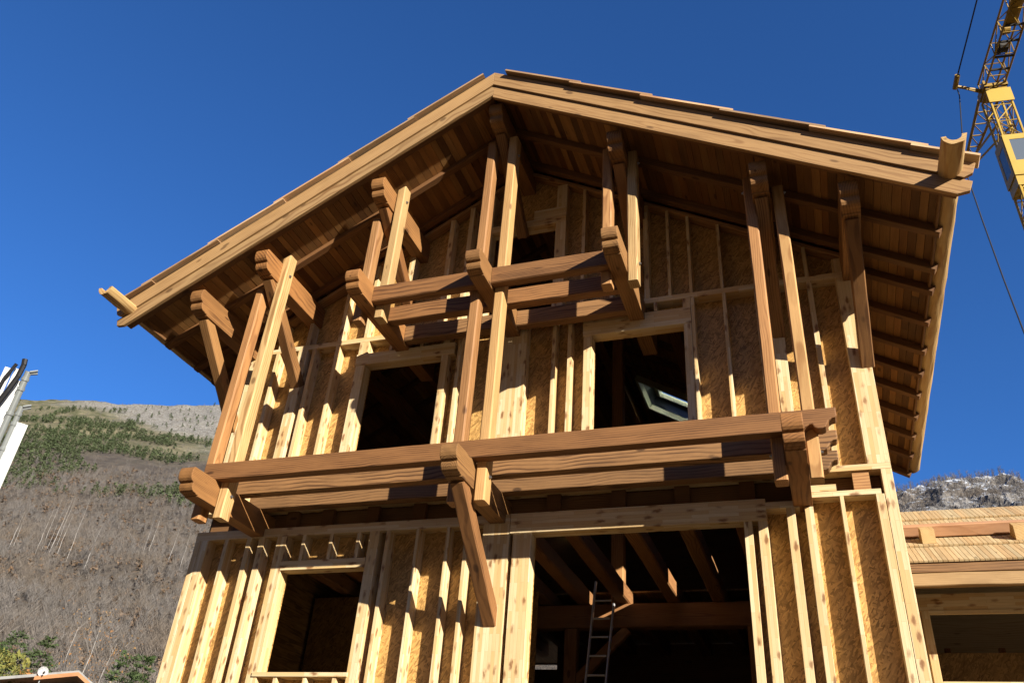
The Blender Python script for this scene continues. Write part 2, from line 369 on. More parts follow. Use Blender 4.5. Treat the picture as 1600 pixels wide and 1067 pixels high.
# ---- lower balcony
def bolt(x, y, z, s, parent):
    bm = bmesh.new(); bm_tube(bm, (x, y, z), (x + s * .012, y, z), .022, 10); bm_tube(bm, (x + s * .012, y, z), (x + s * .028, y, z), .012, 6)
    link('bolt', bm, M['steel'], None, parent)
def post(x, z0, z1, side, bolts, cut=.0):
    p = timber('post', (x, -.985, z0), (x, -.985, z1), .13, .18, 'post2' if side > 0 else 'post', H, up=(0, 1, 0), ch=.016, wav=.004, cut1=(cut, 0))
    for z in bolts: bolt(x + side * .065, -.985, z, side, p)
for i, x in enumerate((-7.02, CX - .02, -.04)):
    mw, _ = frame((x, -1.61, 5.14), (x, .9, 5.14))
    cb = profile('cantilever_beam', scroll(2.5, .315), .2, mw, 'purlin', H, .009)
    if i == 1: brace_bar((x, -1.26, 5.17), (x, .05, 3.98), cb, .16, .17, 'larch')
OG = [(0, .22), (0, .125), (.015, .108), (.05, .10), (.078, .080), (.095, .045), (.115, .014), (.15, 0), (.19, .002), (.222, .022), (.236, .055), (.262, .052), (.30, .03), (.335, 0)]
for y in (-1.2, -.7, -.2):
    ln = .38 + 7.13
    mw, _ = frame((.38, y + .075, 5.456), (-7.13, y + .075, 5.456))
    o = profile('balcony_beam', OG + [(ln, 0), (ln, .22)], .15, mw, 'larch', H, .012)
post(-7.185, 5.0, 8.53, -1, (5.3, 8.35)); post(-6.855, 5.0, 9.06, 1, (5.3, 8.75), .5)
post(-3.72, 5.0, 10.60, -1, (5.3, 7.95)); post(-3.39, 5.0, 10.62, 1, (5.3, 7.98, 10.3))
post(-.205, 5.0, 9.02, -1, (5.3, 8.85)); post(.125, 5.0, 8.80, 1, (5.3, 8.75))
# ---- upper balcony
for x in (-5.27, CX - .01, -1.82):
    mw, _ = frame((x, -1.62, 7.84), (x, .9, 7.84))
    profile('cantilever_beam', scroll(2.5, .30), .2, mw, 'purlin', H, .009)
for y in (-1.2, -.7, -.2):
    for xa, xb in ((-5.165, -3.665), (-3.455, -1.925)):
        timber('balcony_beam', (xa, y + .07, 8.01), (xb, y + .07, 8.01), .14, .25, 'larch', H, ch=.014, wav=.006)
post(-5.435, 7.70, 9.50, -1, (8.0,)); post(-5.105, 7.70, 10.02, 1, (8.0, 9.8), .5)
post(-1.985, 7.70, 10.0, -1, (8.0,)); post(-1.655, 7.70, 9.86, 1, (8.0, 9.7))
# ================================================================= ROOF
RX = 5.53                                           # half span to the fascia tip
def slope_frame(sgn, y, z_off=0.):
    """x down the slope, z normal, origin on the ridge line"""
    x = Vector((sgn * math.cos(TH), 0, -math.sin(TH))); z = Vector((sgn * math.sin(TH), 0, math.cos(TH))); yv = z.cross(x)
    m = Matrix((x, yv, z)).transposed().to_4x4(); m.translation = (CX, y, zp(CX) + z_off); return m
CT = math.cos(TH)
RAF = (-1.50, -.79, -.10, .35, 1.06, 1.78, 2.41, 3.05, 3.75, 4.45, 5.2, 5.96)
for sgn in (-1, 1):
    for k, y in enumerate(RAF):
        e = (RX - .22) / CT if k else (RX - .12) / CT
        m = slope_frame(sgn, y)
        bm = bmesh.new(); rh = .10 if sgn > 0 else .072
        bm_timber(bm, e, .105, rh, .006, 10, .003, (0, -SL), (0, .0), random.random() * 30, (0, 0, rh / 2))
        bmesh.ops.recalc_face_normals(bm, faces=bm.faces)
        link('rafter', bm, M['rafter'], m, H)
    # soffit planks run along the eave on top of the rafters
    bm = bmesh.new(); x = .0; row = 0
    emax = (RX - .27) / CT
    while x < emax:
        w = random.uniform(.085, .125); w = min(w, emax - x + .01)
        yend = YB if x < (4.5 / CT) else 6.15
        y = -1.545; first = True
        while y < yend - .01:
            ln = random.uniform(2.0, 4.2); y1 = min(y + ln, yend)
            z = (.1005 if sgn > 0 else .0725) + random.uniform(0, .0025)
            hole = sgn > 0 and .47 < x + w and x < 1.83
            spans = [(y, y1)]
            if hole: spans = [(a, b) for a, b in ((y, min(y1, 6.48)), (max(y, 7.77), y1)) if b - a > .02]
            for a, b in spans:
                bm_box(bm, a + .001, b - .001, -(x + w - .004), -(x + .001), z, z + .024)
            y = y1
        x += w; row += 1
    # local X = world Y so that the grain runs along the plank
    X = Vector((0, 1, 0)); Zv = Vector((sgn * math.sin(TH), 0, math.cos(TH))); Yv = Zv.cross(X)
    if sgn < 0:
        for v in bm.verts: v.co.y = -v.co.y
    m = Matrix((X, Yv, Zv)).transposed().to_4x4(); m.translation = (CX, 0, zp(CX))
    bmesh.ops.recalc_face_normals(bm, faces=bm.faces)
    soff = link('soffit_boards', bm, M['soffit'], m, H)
    # verge boards
    E = RX / CT
    def verge(z0, z1, e, y, t, tip, mm='fascia'):
        poly = [(-z0 * SL, z0), (e - tip, z0), (e, z0 + (z1 - z0) * .38), (e - .02, z1), (-z1 * SL, z1)]
        profile('fascia_board', poly, t, slope_frame(sgn, y), mm, H, .005)
    vb = -.055 if sgn > 0 else -.018
    verge(vb, .150, E - .02, -1.575, .05, .10)
    verge(.152, .37, E - .07, -1.605, .045, .06)
    verge(.10, .372, E - .3, -1.45, .05, .0, 'rafter')
    # shingles in overlapping courses, tilted a little
    bm = bmesh.new(); step = 1.13; n = 6
    for c in range(n):
        x0 = c * step - (.06 if sgn < 0 and c == 0 else .0); 
        y = -1.70 
        while y < YB:
            w = random.uniform(.16, .30)
            if c >= 4 and y > 6.15: break
            if not (sgn > 0 and c in (0, 1) and 6.42 < y + w and y < 7.8):
                l = step + .16 + random.uniform(-.01, .02) + (.02 if y > -1.7 else 0); jz = random.uniform(0, .004)
                if c == n - 1: l = E - x0 - (.07 if y <= -1.7 else .27)
                z = .375 + .006
                tb = bmesh.new()
                bm_box(tb, 0, l, 0, w - .006, 0, .027)
                tilt = .030 / l
                for v in tb.verts: v.co.z += tilt * v.co.x * 1.0 + jz
                me = bpy.data.meshes.new('t'); 
                for v in tb.verts: v.co += Vector((x0, y, z))
                tb.to_mesh(me); bm.from_mesh(me); tb.free(); bpy.data.meshes.remove(me)
            y += w
    m = slope_frame(sgn, 0)
    if sgn < 0:
        for v in bm.verts: v.co.y = -v.co.y
    bmesh.ops.recalc_face_normals(bm, faces=bm.faces)
    link('roof_shingles', bm, M['shingle'], m, H)
    # roof build-up closing board so that no light leaks through the plank gaps
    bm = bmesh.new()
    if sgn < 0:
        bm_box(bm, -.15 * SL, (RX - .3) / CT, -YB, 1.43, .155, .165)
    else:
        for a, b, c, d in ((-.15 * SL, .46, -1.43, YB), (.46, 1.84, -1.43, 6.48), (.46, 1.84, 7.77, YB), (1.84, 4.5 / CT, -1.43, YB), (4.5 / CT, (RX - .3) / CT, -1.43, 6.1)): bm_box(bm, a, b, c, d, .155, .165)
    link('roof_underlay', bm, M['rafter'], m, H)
    # hollowed half-log gutter
    gx = CX + sgn * 5.39; bm = bmesh.new(); n = 16; ro, ri = .118, .072; pts = []
    ys = [-2.12 + i * .22 for i in range(38)]
    for yi, y in enumerate(ys):
        ring = []
        for j in range(n + 1):
            a = math.pi + math.pi * j / n
            wob = 1 + .07 * noise.noise((y * 1.9, j * .35, sgn * 3.)) + .05 * noise.noise((y * 5.3, j * .5, 9.))
            ring.append(bm.verts.new((y, ro * wob * math.cos(a), ro * wob * math.sin(a) + .018)))
        for j in range(n, -1, -1):
            a = math.pi + math.pi * j / n
            ring.append(bm.verts.new((y, ri * math.cos(a), ri * math.sin(a) * .95 + .018 + (.05 if j in (0, n) else 0) * 0)))
        pts.append(ring)
    for i in range(len(pts) - 1):
        for j in range(len(pts[0])): bm.faces.new((pts[i][j], pts[i + 1][j], pts[i + 1][(j + 1) % len(pts[0])], pts[i][(j + 1) % len(pts[0])]))
    for ring in (pts[0], pts[-1]):
        k = len(ring)
        for j in range(n): bm.faces.new((ring[j], ring[j + 1], ring[k - 2 - j], ring[k - 1 - j]))
    bmesh.ops.recalc_face_normals(bm, faces=bm.faces)
    m, _ = frame((gx, 0, 8.10), (gx, 1, 8.10)); 
    link('gutter', bm, M['gutter'], m, H)
    # trimmed eave board behind the rafter tails
    timber('eave_board', (CX + sgn * 5.29, -1.5, 8.07), (CX + sgn * 5.29, 6.1, 8.07), .03, .2, 'rafter', H)
# ---- open pivot roof window in the right slope
M['rwframe'] = plain('roof_window_pale_frame', (.62, .62, .40), .5)
M['foil'] = plain('roof_window_flashing', (.10, .11, .13), .3, .5)
mg, nt, b = mat('roof_window_glass', .05); b.inputs['Base Color'].default_value = (.75, .85, .9, 1); b.inputs['Transmission Weight'].default_value = 1.; b.inputs['IOR'].default_value = 1.1
M['glass'] = mg
ms = slope_frame(1, 0)
WX0, WX1, WY0, WY1 = .48, 1.82, 6.5, 7.75
def ring(bm, x0, x1, y0, y1, w, z0, z1):
    for a in ((x0, x0 + w, y0, y1), (x1 - w, x1, y0, y1), (x0 + w, x1 - w, y0, y0 + w), (x0 + w, x1 - w, y1 - w, y1)): bm_box(bm, *a, z0, z1)
bm = bmesh.new(); ring(bm, WX0 - .07, WX1 + .07, WY0 - .07, WY1 + .07, .075, -.02, .10)
rw = link('roof_window', bm, M['rwframe'], ms, H)
bm = bmesh.new(); ring(bm, WX0 - .01, WX1 + .01, WY0 - .01, WY1 + .01, .02, .101, .34); link('lining', bm, M['foil'], ms, rw)
bm = bmesh.new(); ring(bm, WX0 - .02, WX1 + .02, WY0 - .02, WY1 + .02, .12, .342, .43); ring(bm, WX0 + .10, WX1 - .10, WY0 + .10, WY1 - .10, .05, .30, .40); link('sash', bm, M['rwframe'], ms, rw)
bm = bmesh.new(); bm_box(bm, WX0 + .145, WX1 - .145, WY0 + .145, WY1 - .145, .36, .372); link('pane', bm, M['glass'], ms, rw)

# ================================================================= LADDER
lad = thing('ladder', 'aluminium ladder standing inside the large ground floor opening', 'ladder', (-3.45, 3.05, 2.31))
a0, a1 = Vector((-3.53, 3.52, 2.31)), Vector((-3.30, 3.74, 5.55))
for k, dx in enumerate((0, .29)):
    timber('rail', a0 + Vector((dx, 0, 0)), a1 + Vector((dx, 0, 0)) + Vector((0, 0, -.0 if k == 0 else -.35)) + Vector((0, 0, 0)), .028, .065, 'alu', lad, up=(0, 1, 0), ch=.004)
for i in range(13):
    t = (.15 + i * .28) / (a1 - a0).length; p = a0.lerp(a1, t)
    if t > .97: break
    bm = bmesh.new(); bm_tube(bm, p + Vector((.012, 0, 0)), p + Vector((.278, 0, 0)), .016, 8); link('rung', bm, M['alu'], None, lad)

# ================================================================= ANNEXE
ann = thing('annexe_building', 'low timber annexe beside the house with slatted larch roof and snow guard', 'building', (4.0, 5.5, 0))
AX0, AX1 = .93, 8.5; AY, AZ = 2.32, 5.22; AS = .58
def ar(name, x0, x1, y0, y1, z0, z1, m):
    bm = bmesh.new(); bm_box(bm, x0, x1, y0, y1, z0, z1); return link(name, bm, M[m], None, ann)
def at_ann(*a, **k):
    o = timber(*a, **k); return o
timber('fascia_board', (AX0, AY + .03, 5.15), (AX1, AY + .03, 5.15), .05, .11, 'larch', ann, ch=.006)
timber('fascia_board', (AX0, AY + .06, 5.01), (AX1, AY + .06, 5.01), .10, .165, 'fascia', ann, ch=.01, wav=.008)
aa = math.atan(AS); rl = 2.75 / math.cos(aa)
mA = Matrix(((0, -1, 0), (math.cos(aa), 0, -math.sin(aa)), (math.sin(aa), 0, math.cos(aa)))).to_4x4(); mA.translation = (0, AY, AZ)   # local X up the slope, Y = -worldX
bm = bmesh.new(); x = AX0
courses = ((0.0, .86, .00), (.80, 1.50, .028), (1.44, 2.55, .056), (2.49, rl + .05, .084))
for c0, c1, dz in courses:
    x = AX0
    while x < AX1:
        w = random.uniform(.052, .068); bm_box(bm, c0 + random.uniform(-.002, .002), c1, -(x + w - .006), -x, dz, dz + .024); x += w
link('roof_laths', bm, M['lath'], mA, ann)
bm = bmesh.new(); bm_box(bm, 0.03, rl, -AX1, -AX0, -.05, -.006); link('roof_deck', bm, M['rafter'], mA, ann)
bm = bmesh.new()
v = [bm.verts.new(p) for p in ((AX0, AY + 2.75, AZ + 1.6), (AX1, AY + 2.75, AZ + 1.6), (AX1, AY + 5.5, AZ), (AX0, AY + 5.5, AZ), (AX0, AY + 2.75, AZ + 1.55), (AX1, AY + 2.75, AZ + 1.55), (AX1, AY + 5.5, AZ - .05), (AX0, AY + 5.5, AZ - .05))]
for q in ((0, 1, 2, 3), (7, 6, 5, 4), (0, 4, 5, 1), (3, 2, 6, 7), (0, 3, 7, 4), (1, 5, 6, 2)): bm.faces.new([v[i] for i in q])
link('rear_roof', bm, M['lath'], None, ann)
def onroof(xw, s, n=0): return mA @ Vector((s, -xw, n))
timber('snow_guard_beam', onroof(AX0, 1.32, .15), onroof(AX1, 1.32, .15), .14, .16, 'pink', ann, up=(0, -math.sin(aa), math.cos(aa)), ch=.012, wav=.006)
for xx in (1.50, 2.62, 3.74, 4.86):
    k = profile('guard_block', [(0, 0), (.34, 0), (.30, .17), (.10, .17)], .17, mA @ Matrix.Translation((.88, -xx, .055)), 'gutter', ann, .008)
ar('header_beam', .93, AX1, 3.28, 3.44, 4.88, 5.10, 'glulam'); ar('header_board', 1.34, AX1, 3.26, 3.30, 4.83, 4.875, 'glulam')
for xx in (1.30, 6.2):
    timber('post', (xx, 3.36, 0), (xx, 3.36, 4.88), .10, .16, 'glulam', ann, up=(0, 1, 0), ch=.004)
timber('post', (.98, 3.36, 0), (.98, 3.36, 4.88), .08, .16, 'glulam', ann, up=(0, 1, 0), ch=.004)
ar('wall', .95, AX1, 6.9, 6.94, 0, 5.0, 'osb_shaded'); ar('wall', AX1 - .04, AX1, 3.45, 6.9, 0, 5.0, 'osb_shaded')
for xx in (1.9, 2.7, 3.5, 4.3): 
    timber('interior_post', (xx, 6.82, 0), (xx, 6.82, 5.2), .09, .12, 'joist', ann, up=(0, 1, 0))
ar('half_wall', .95, AX1, 5.5, 5.53, 0, 4.84, 'osb_shaded'); ar('half_wall_sill', 1.36, AX1, 3.33, 3.40, 3.94, 4.01, 'glulam')
for xx in np.arange(1.3, 8, .7): timber('rafter', (xx, AY + .1, AZ - .09), (xx, AY + 2.7, AZ - .09 + 2.6 * AS), .08, .12, 'rafter', ann)

# ================================================================= TOWER CRANE
M['yellow'] = plain('crane_yellow_paint', (.62, .42, .075), .45, 0, .35, 1.5, (.40, .24, .05))
M['yellow_shaded'] = plain('crane_ochre_shaded', (.40, .25, .035), .5, 0, .4, 2., (.20, .12, .03))  # darker crane yellow; the jib's shadowed underside is put into the colour
M['cable'] = plain('steel_cable', (.05, .05, .055), .5, .3)
M['dark'] = plain('crane_dark_steel', (.05, .045, .04), .5, .3)
mw_, nt, b = mat('cab_window_glass', .08); b.inputs['Base Color'].default_value = (.10, .12, .14, 1); b.inputs['Specular IOR Level'].default_value = .8; M['cabglass'] = mw_
T = Vector((8.86, 17.56, 28.4))
crane = thing('tower_crane', 'yellow lattice tower crane with glazed cab and horizontal jib overhead', 'crane', (T.x, T.y, 0))
hd = Vector((.11, -.994, 0)); side = Vector((.994, .11, 0))
def lattice(bm, p0, p1, w, h, bay, r, u, v, rd=None, diag=True):
    """four chords and zig-zag bracing"""
    rd = rd or r * .6; ln = (Vector(p1) - Vector(p0)).length; n = max(1, round(ln / bay))
    cs = [u * (sx * w / 2) + v * (sy * h / 2) for sx, sy in ((-1, -1), (1, -1), (1, 1), (-1, 1))]
    for c in cs: bm_tube(bm, Vector(p0) + c, Vector(p1) + c, r, 6)
    for i in range(n):
        a = Vector(p0).lerp(Vector(p1), i / n); b2 = Vector(p0).lerp(Vector(p1), (i + 1) / n)
        for k in range(4):
            q0, q1 = cs[k], cs[(k + 1) % 4]
            bm_tube(bm, a + q0, a + q1, rd, 5)
            if diag:
                if (i + k) % 2: q0, q1 = q1, q0
                bm_tube(bm, a + q0, b2 + q1, rd, 5)
MW = .72
bm = bmesh.new(); lattice(bm, (T.x, T.y, 0), T, MW, MW, .85, .045, side, hd, .02); mast = link('mast', bm, M['yellow'], None, crane)
# plates of the mast head and inner telescopic mast
fm = Matrix((side, -hd, Vector((0, 0, 1)))).transposed().to_4x4(); fm.translation = T; fm = fm @ Matrix.Diagonal((.68, .68, 1, 1))
def cpart(name, boxes, m, parent=crane):
    bm = bmesh.new()
    for b in boxes: bm_box(bm, *b)
    bmesh.ops.recalc_face_normals(bm, faces=bm.faces); return link(name, bm, M[m], fm, parent)
q = .64
cpart('head_plate', [(-q, q, -q - .02, -q + .02, -.75, -.05)], 'yellow')
cpart('slewing_platform', [(-.55, .55, -.5, .5, .02, .16), (-.62, -.5, -.6, .6, .16, .5), (.5, .62, -.6, .6, .16, .5), (-.62, .62, -.62, -.52, .16, .3), (-.25, .25, -.3, .3, .16, .42)], 'yellow_shaded')
bm = bmesh.new(); lattice(bm, T + Vector((0, 0, -6)), T + Vector((0, 0, -.8)), .44, .44, 1.0, .024, side, hd, .013); link('inner_mast', bm, M['yellow_shaded'], None, crane)
# cab in the mast
cab = cpart('cab', [(-q, q, -q - .03, -q + .02, -2.80, -2.55), (-q, q, -q - .03, -q + .02, -4.55, -3.85), (-q, -.35, -q - .03, -q + .02, -3.85, -2.80), (.42, q, -q - .03, -q + .02, -3.85, -2.80), (-q - .03, -q + .02, -q + .03, q, -2.95, -2.55), (-q - .03, -q + .02, -q + .03, q, -4.55, -4.25), (-q - .03, -q + .02, .38, q, -4.25, -2.95), (-q - .03, -q + .02, -q + .03, -.4, -4.25, -2.95), (-q + .03, q - .03, q - .04, q, -4.55, -2.55), (-q + .03, q - .03, -q + .03, q - .05, -4.55, -5.00), (q - .04, q, -q + .03, q - .05, -4.55, -2.55)], 'yellow')
cpart('cab_window', [(-.35, .42, -q - .01, -q, -3.85, -2.80)], 'cabglass', cab); cpart('cab_window', [(-q - .01, -q, -.4, .38, -4.25, -2.95)], 'cabglass', cab)
cpart('seat', [(-.05, .2, -.45, -.2, -3.80, -3.25)], 'dark', cab)
# jib and counter-jib
J0 = T + Vector((0, 0, .62)) + hd * -.2
bm = bmesh.new(); lattice(bm, J0, J0 + hd * 24, .68, .68, 1.0, .042, side, Vector((0, 0, 1)), .022); jib = link('jib', bm, M['yellow_shaded'], None, crane)
Z3 = Vector((0, 0, .35))
for p in (1.3, 1.9, 2.6, 3.3):
    bm = bmesh.new(); bm_tube(bm, J0 + hd * p - side * .33 - Z3, J0 + hd * p + side * .33 - Z3, .05, 6); link('cross_bar', bm, M['dark'], None, crane)
bm = bmesh.new(); a = J0 + hd * 2.2 - side * .28 - Vector((0, 0, .2)); bm_tube(bm, a, a + side * .33, .2, 14); bm_tube(bm, a + side * .04, a + side * .09, .25, 14); link('hoist_winch', bm, M['dark'], None, crane)
bm = bmesh.new(); a = J0 + hd * 2.9 - side * .28 - Vector((0, 0, .1)); bm_tube(bm, a, a + side * .28, .15, 12); bm_tube(bm, a + side * .06, a + side * .1, .18, 12); link('hoist_motor', bm, M['yellow_shaded'], None, crane)
bm = bmesh.new(); A = J0 + hd * 3.3; 
v = [bm.verts.new(p) for p in (A - side * .3 + Vector((0, 0, -.3)), A + side * .03 + Vector((0, 0, -.3)), A + hd * 3 + side * .03 + Vector((0, 0, -.3)), A + hd * 3 - side * .3 + Vector((0, 0, -.3)))]
w2 = [bm.verts.new(x.co + Vector((0, 0, .04))) for x in v]
bm.faces.new(v); bm.faces.new(list(reversed(w2)))
for k in range(4): bm.faces.new((v[k], w2[k], w2[(k + 1) % 4], v[(k + 1) % 4]))
bmesh.ops.recalc_face_normals(bm, faces=bm.faces); link('walkway_plate', bm, M['yellow_shaded'], None, crane)
bm = bmesh.new(); C0 = T + Vector((0, 0, .4)); tip = C0 - hd * 4.4
for s in (-.36, .36):
    bm_tube(bm, C0 + side * s - hd * .5, tip + side * s * .35, .06, 6); bm_tube(bm, T + side * s * .8 + Vector((0, 0, -1.6)), tip + side * s * .35 + Vector((0, 0, -.05)), .045, 6)
for i in range(7):
    t = i / 6.; a = (C0 - hd * .5).lerp(tip, t); ws = .36 - .23 * t; bm_tube(bm, a - side * ws, a + side * ws, .03, 5)
    if i < 6:
        t2 = (i + 1) / 6.; b2 = (C0 - hd * .5).lerp(tip, t2); w3 = .36 - .23 * t2; bm_tube(bm, a - side * ws, b2 + side * w3, .022, 5)
link('counter_jib', bm, M['yellow_shaded'], None, crane)
PU = Vector((7.50, 16.95, 28.72))
bm = bmesh.new(); bm_tube(bm, T + Vector((0, 0, .35)) - side * .3 , PU, .06, 8); bm_tube(bm, T + Vector((0, 0, .2)) - side * .3, PU, .035, 6); bm_tube(bm, PU - hd * .12 , PU + hd * .45 + Vector((0, 0, .12)), .10, 8); link('pulley_arm', bm, M['yellow_shaded'], None, crane)
bm = bmesh.new(); bm_tube(bm, PU + hd * .4 + Vector((0, 0, .1)), PU + hd * 20 + Vector((0, 0, .6)), .028, 5)
CAB = [(7.52, 16.93, 28.5), (7.52, 16.93, 28.15), (7.2, 16.81, 26.18), (6.74, 16.11, 23.18), (6.52, 15.14, 20.49), (6.33, 14.15, 17.45), (6.15, 13.16, 14.91), (5.9, 11.67, 11.27), (5.6, 9.68, 7.17)]
for a, b2 in zip(CAB[:-1], CAB[1:]): bm_tube(bm, a, b2, .022, 6)
link('cable', bm, M['cable'], None, crane)

# ================================================================= WHITE LOADER BOOM (left edge)
M['white'] = plain('boom_white_paint', (.95, .96, .95), .4, 0, .2, 3., (.75, .77, .77)); M['chrome'] = plain('boom_grey_steel', (.55, .60, .60), .3, .6)
M['rubber'] = plain('black_rubber_hose', (.015, .015, .017), .5)
B0 = Vector((-13.192, .205, 7.10)); B1 = Vector((-12.841, -.038, 8.217))          # at the picture's left edge and at the tip
ax = (B1 - B0).normalized(); lat = Vector((.311, .339, .144)); lat = (lat - ax * lat.dot(ax)).normalized(); dep = ax.cross(lat).normalized()
boom = thing('loader_crane_boom', 'white telescopic loader crane boom with black hose raised beside the hillside', 'crane boom', B0 - ax * 7.4)
def bp(l, s, d): return B0 + ax * l + lat * s + dep * d
def bbar(name, l0, l1, s, d, w, h, m, ch=.02):
    mm, ln = frame(bp(l0, s, d), bp(l1, s, d), dep); bm = bmesh.new(); bm_timber(bm, ln, w, h, ch); bmesh.ops.recalc_face_normals(bm, faces=bm.faces); return link(name, bm, M[m], mm, boom)
bbar('boom_section', -7.4, 1.40, -.20, .02, .13, .18, 'white'); bbar('boom_section', -7.4, 1.43, -.055, .06, .12, .14, 'white'); bbar('boom_section', -7.4, 1.25, .02, .10, .10, .14, 'white')
bbar('boom_section', -7.4, .56, .34, -.02, .19, .22, 'white', .06)
for s, l0, l1, r in ((.10, -2, 1.44, .052), (.225, -2, .84, .045)):
    bm = bmesh.new(); bm_tube(bm, bp(l0, s, -.06), bp(l1, s, -.06), r, 14)
    for q in (.12, .3, .75): bm_tube(bm, bp(l1 - q - .05, s, -.06), bp(l1 - q, s, -.06), r * 1.25, 14)
    for k in (-.05, .05): bm_tube(bm, bp(l1, s + .02, -.06 + k), bp(l1 + .06, s + .13, -.06 + k), .018, 8)
    bm_tube(bm, bp(l1 - .03, s + .02, -.06), bp(l1 + .02, s + .14, -.06), .035, 8); link('cylinder', bm, M['chrome'], None, boom)
bm = bmesh.new()
HP = [(-.4, -.22, -.14), (.3, -.20, -.15), (.7, -.15, -.16), (1.0, -.08, -.16), (1.3, -.02, -.15), (1.52, -.01, -.12), (1.62, -.03, -.09)]
for a, b2 in zip(HP[:-1], HP[1:]): bm_tube(bm, bp(*a), bp(*b2), .045, 8, .045)
for a, b2 in zip([(.6, -.24, -.12), (1.2, -.20, -.12)], [(1.2, -.20, -.12), (1.5, -.12, -.1)]): bm_tube(bm, bp(*a), bp(*b2), .03, 8)
link('hose', bm, M['rubber'], None, boom)

# ================================================================= TERRAIN
CAM = Vector((0, -9.0, 1.6))
AZK = [-180, -110, -80, -62, -55.6, -51.2, -48.9, -45.5, -42.4, -30, -15, 0, 5, 7, 9.7, 13.1, 20, 32, 60, 95, 110, 140, 155, 180]
ELK = [25, 25, 22, 21, 21.7, 23.0, 23.4, 24.2, 24.9, 25, 23.5, 22.4, 22.0, 22.05, 22.05, 21.35, 21, 21, 21, 20, 14, 14, 22, 25]  # crests beside and behind the camera raised to block low sky light
RCK = [900, 900, 1000, 1100, 1100, 1100, 1100, 1100, 1100, 1000, 800, 620, 580, 560, 560, 560, 560, 560, 700, 900, 900, 900, 900, 900]
RBK = [300, 200, 140, 125, 120, 120, 120, 120, 120, 130, 140, 140, 140, 140, 140, 140, 140, 160, 200, 250, 300, 300, 300, 300]
def hz(az, r):
    el = np.interp(az, AZK, ELK); rc = np.interp(az, AZK, RCK); rb = np.interp(az, AZK, RBK)
    zc = 1.6 + rc * np.tan(np.radians(el))
    t = (r - rb) / (rc - rb)
    z = np.where(t > 0, zc * np.clip(t, 0, 1) ** 1.13, -1.5)
    z = np.where(t > 1, zc - (r - rc) * .25, z)
    return z, t
def fbm(p, octv=5, h=.9):
    return noise.fractal(p, h, 2.1, octv)
def terr_pt(az, r, rocky):
    z, t = hz(az, r); z = float(z); t = float(t)
    x = CAM.x + r * math.sin(R(az)); y = CAM.y + r * math.cos(R(az))
    if t > 0:
        k = min(1, t * 6)
        n = fbm(Vector((x / 190, y / 190, .3)), 4)
        z += k * n * (9 if t < .9 else 9 * max(0., (1.0 - t)) / .1 + 3)
        n2 = noise.ridged_multi_fractal(Vector((x / 42, y / 42, 3.3)), .8, 2.2, 6, 1., 2.)
        z += k * (n2 - 1.2) * (6.5 if rocky else 2.2)
        if rocky: z += k * 3.0 * fbm(Vector((x / 14, y / 14, 1.)), 4)
        else: z += k * .9 * fbm(Vector((x / 20, y / 20, 1.)), 3)
    return (x, y, z)
def terrain(name, a0, a1, da, rs, rocky, m):
    az = np.arange(a0, a1 + da / 2, da); n = len(rs)
    vs = [terr_pt(a, r, rocky) for a in az for r in rs]
    fs = [(i * n + j, (i + 1) * n + j, (i + 1) * n + j + 1, i * n + j + 1) for i in range(len(az) - 1) for j in range(n - 1)]
    me = bpy.data.meshes.new(name); me.from_pydata(vs, [], fs); me.update()
    o = link_me(name, me, m, None, None, not rocky); tag(o, kind='structure'); return o
